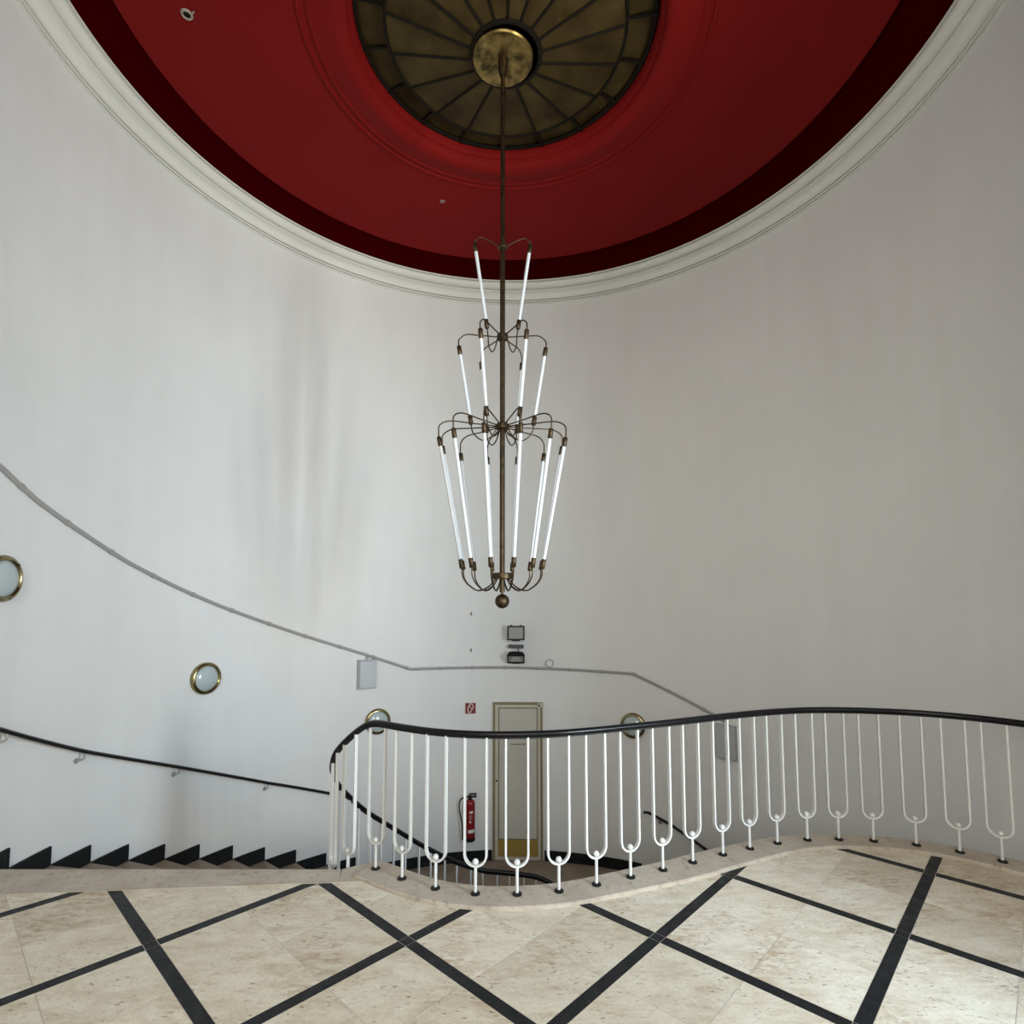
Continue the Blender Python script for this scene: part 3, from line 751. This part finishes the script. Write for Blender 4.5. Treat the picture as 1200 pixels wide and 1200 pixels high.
MB().box(dx(124), dx(384), -0.040, -0.030, dz(1108), dz(1004)).build('kick_plate', M['ochre'], leaf, smooth=0)
MB().lathe([(0.0001, 0.010), (0.010, 0.009), (0.012, 0.0)], 14, (dx(114), -0.034, dz(632)), m=ROTY).build('lock', M['lead'], leaf)
MB().box(dx(384), dx(424), -0.075, -0.040, dz(155), dz(130)).build('door_closer', M['cream'], t, smooth=0)
MB().box(dx(388), dx(398), -0.083, -0.070, dz(150), dz(138)).build('closer_screw', M['lead'], t, smooth=0)
MB().box(dx(120), dx(392), -0.06, 0.0, 0.0, 0.008).build('threshold', M['tread'], t, smooth=0)
fc = bpy.data.curves.new('lettering', 'FONT'); fc.body = 'Feuerwehr Tür'; fc.size = 0.036; fc.extrude = 0.0006; fc.offset = 0.0016; fc.align_x = 'CENTER'
tmp = bpy.data.objects.new('lettering_curve', fc); col.objects.link(tmp); bpy.context.view_layer.update()
me = bpy.data.meshes.new_from_object(tmp.evaluated_get(bpy.context.evaluated_depsgraph_get())); bpy.data.objects.remove(tmp)
me.materials.clear(); me.materials.append(M['ink'])
o = link('lettering', me, leaf); o.rotation_euler = (R(90), 0, 0); o.location = (dx(255), -0.0378, dz(402))
bb = [v.co.x for v in me.vertices]; o.scale.x = 0.19 / (max(bb) - min(bb)); o.scale.y = 0.8

# ------------------------------------------------------------------ leaded glass dome in the ceiling
DX = CX - 0.045
t = empty('ceiling_dome', (DX, CY, 5.78)); tag(t, 'round leaded amber glass dome set in the red ceiling', 'ceiling dome')
def q3(r, a, z): return Vector((r * math.cos(R(a)), r * math.sin(R(a)), z - 5.78))
def pane_mesh(r0, z0, r1, z1, da, th=0.006):
    m = MB(); vs = []
    k = 4
    for zz in (0, th):
        for i in range(k + 1): vs.append(q3(r0, -da + 2 * da * i / k, z0 + zz))
        for i in range(k + 1): vs.append(q3(r1, -da + 2 * da * i / k, z1 + zz))
    n2 = 2 * (k + 1); fs = []
    for i in range(k):
        fs.append((i, i + 1, k + 2 + i, k + 1 + i)); fs.append((n2 + i, n2 + k + 1 + i, n2 + k + 2 + i, n2 + i + 1))
    m.add(vs, fs); return m.mesh('glass_pane', M['amber'], smooth=20)
NS = 18; off = 13.0
pm1 = pane_mesh(0.255, 5.815, 0.915, 5.955, 10.05); pm2 = pane_mesh(0.925, 6.01, 1.15, 6.05, 10.05)
rib1 = MB().tube([q3(0.25, 0, 5.810), q3(0.92, 0, 5.950)], 0.010, 8).mesh('rib', M['lead'])
rib2 = MB().box(0.925, 1.15, -0.010, 0.010, 6.00 - 5.78, 6.03 - 5.78).mesh('rib', M['lead'])
for k in range(NS):
    for me, nm, da in ((pm1, 'glass_pane', 10), (pm2, 'glass_pane', 10), (rib1, 'rib', 0), (rib2, 'rib', 0)):
        o = link(nm, me, t); o.rotation_euler = (0, 0, R(off + 20 * k + da))
def ringm(r, z, rr, nm): 
    m = MB(); m.tube([q3(r, 5 * k, z) for k in range(72)], rr, 8, closed=True); m.build(nm, M['lead'], t)
ringm(0.262, 5.812, 0.018, 'hub_ring'); ringm(0.918, 5.950, 0.012, 'ring'); ringm(1.135, 6.02, 0.018, 'rim_ring')
m = MB(); m.lathe([(0.912, 5.955 - 5.78), (0.930, 5.955 - 5.78), (0.930, 6.02 - 5.78), (0.912, 6.02 - 5.78)], 72, closed=True); m.build('riser_band', M['lead'], t)

# ------------------------------------------------------------------ chandelier
HX = CX - 0.070
ZB0 = 1.585
ch = empty('chandelier', (HX, CY, ZB0)); tag(ch, 'tall three-tier brass chandelier with slender white tube lamps', 'chandelier')
def zz(z): return z - ZB0
def lv(prof, name, mt, n=24, parent=ch): return MB().lathe([(r, zz(z)) for r, z in prof], n).build(name, mt, parent)
lv([(0.0001, 1.70), (0.019, 1.70), (0.019, 4.27), (0.017, 4.28), (0.017, 5.70), (0.0001, 5.70)], 'stem_rod', M['bronze'], 16)
MB().sphere((0, 0, 0.0515), 0.0515, 28, 16).build('ball_finial', M['bronze'], ch)
lv([(0.0001, 1.68), (0.009, 1.68), (0.009, 1.72), (0.0001, 1.72)], 'finial_neck', M['bronze'], 12)
def hub(z, r, hh): lv([(0.018, z - hh), (r * 0.8, z - hh), (r, z - hh * .6), (r, z + hh * .6), (r * 0.8, z + hh), (0.018, z + hh)], 'hub', M['bronze'])
hub(4.277, 0.036, 0.018); hub(3.578, 0.042, 0.024); hub(2.904, 0.046, 0.026)
lv([(0.018, 1.795), (0.076, 1.795), (0.078, 1.80), (0.078, 1.832), (0.076, 1.837), (0.018, 1.837)], 'bottom_hub', M['bronze'])
lv([(0.0001, 5.765), (0.20, 5.765), (0.225, 5.770), (0.234, 5.782), (0.232, 5.80), (0.21, 5.812), (0.0001, 5.812)], 'ceiling_plate', M['medal'], 48)
lv([(0.0001, 5.64), (0.024, 5.64), (0.034, 5.68), (0.040, 5.73), (0.038, 5.765), (0.0001, 5.766)], 'rod_cap', M['bronze'], 20)

def tier(n, a0, hub_top, top, hub_bot, bot, arm_top, low):
    """top/bot: (radius, z) of the socket centres; arms curve from hub to socket"""
    rt, zt = top; rb, zb = bot; d = Vector((rt - rb, 0, zt - zb)).normalized(); SL = 0.034; sr = 0.0165
    T = Vector((rt, 0, zz(zt))); B = Vector((rb, 0, zz(zb)))
    ends = T + d * SL
    up = arcs([Vector((0.03, 0, zz(hub_top))), Vector((rt * 0.50, 0, zz(hub_top) + (zz(arm_top) - zz(hub_top)) * 0.65)), Vector((rt * 0.84, 0, zz(arm_top))),
               Vector((rt + 0.0, 0, zz(arm_top) - 0.035)), Vector((rt + 0.008, 0, ends.z + 0.03)), ends], 6)
    am = MB().tube(up, 0.0048, 8).mesh('arm', M['bronze'])
    e2_ = B - d * SL
    rs = 0.035 if hub_bot > 2 else 0.045
    dn = arcs([Vector((rs, 0, zz(hub_bot))), Vector((rs + (rb - rs) * 0.22, 0, zz(low) + (hub_bot - low) * 0.30)), Vector((rs + (rb - rs) * 0.52, 0, zz(low))), Vector((rs + (rb - rs) * 0.80, 0, zz(low) + (e2_.z - zz(low)) * 0.26)), Vector((rb - 0.012, 0, zz(low) + (e2_.z - zz(low)) * 0.62)), e2_], 6)
    bm_ = MB().tube(dn, 0.0048, 8).mesh('arm', M['bronze'])
    def soc(c): 
        return MB().tube([c - d * SL, c - d * (SL - .004), c + d * (SL - .004), c + d * SL], [sr * .8, sr, sr, sr * .8], 14).mesh('socket', M['bronze'])
    s1, s2 = soc(T), soc(B)
    tb = MB().tube([B + d * (SL - 0.01), T - d * (SL - 0.01)], 0.0128, 14).mesh('lamp_tube', M['opal'])
    for k in range(n):
        ang = R(a0 + 360.0 / n * k)
        for me, nm, sm in ((am, 'arm', s1), (bm_, 'arm', s2)):
            o = link(nm, me, ch); o.rotation_euler = (0, 0, ang); link('socket', sm, o)
        o = link('lamp_tube', tb, ch); o.rotation_euler = (0, 0, ang)
tier(2, 2.5, 4.277, (0.203, 4.262), 3.578, (0.118, 3.676), 4.345, 3.465)
tier(6, 2.5, 3.578, (0.315, 3.470), 2.904, (0.232, 2.950), 3.592, 2.800)
tier(12, 16.0, 2.904, (0.457, 2.758), 1.80, (0.297, 1.897), 2.912, 1.712)

# ------------------------------------------------------------------ old fixing holes in the red ceiling
def ceiling_hole(lab, x, y, r, z=5.943):
    t = empty('ceiling_fixing', (x, y, z)); tag(t, lab, 'ceiling fixing')
    MB().lathe([(r * 1.0, 0.010), (r, -0.002), (r * .85, -0.012), (r * .62, -0.010), (r * .58, 0.010)], 18).build('plaster_ring', M['dull'], t)
    MB().lathe([(0.0001, -0.002), (r * .60, -0.003), (r * .60, 0.008)], 16).build('hole', M['lead'], t)
    MB().tube([(r * .8, -.005, -0.008), (r * 1.5, -r * .6, -0.012)], 0.006, 8).build('wire_end', M['dull'], t)
ceiling_hole('ringed fixing hole in the red ceiling near the top left corner', -2.392, 3.837, 0.043)
ceiling_hole('tiny pale fixing in the red ceiling above the chandelier arms', -0.755, 5.782, 0.022, 5.935)
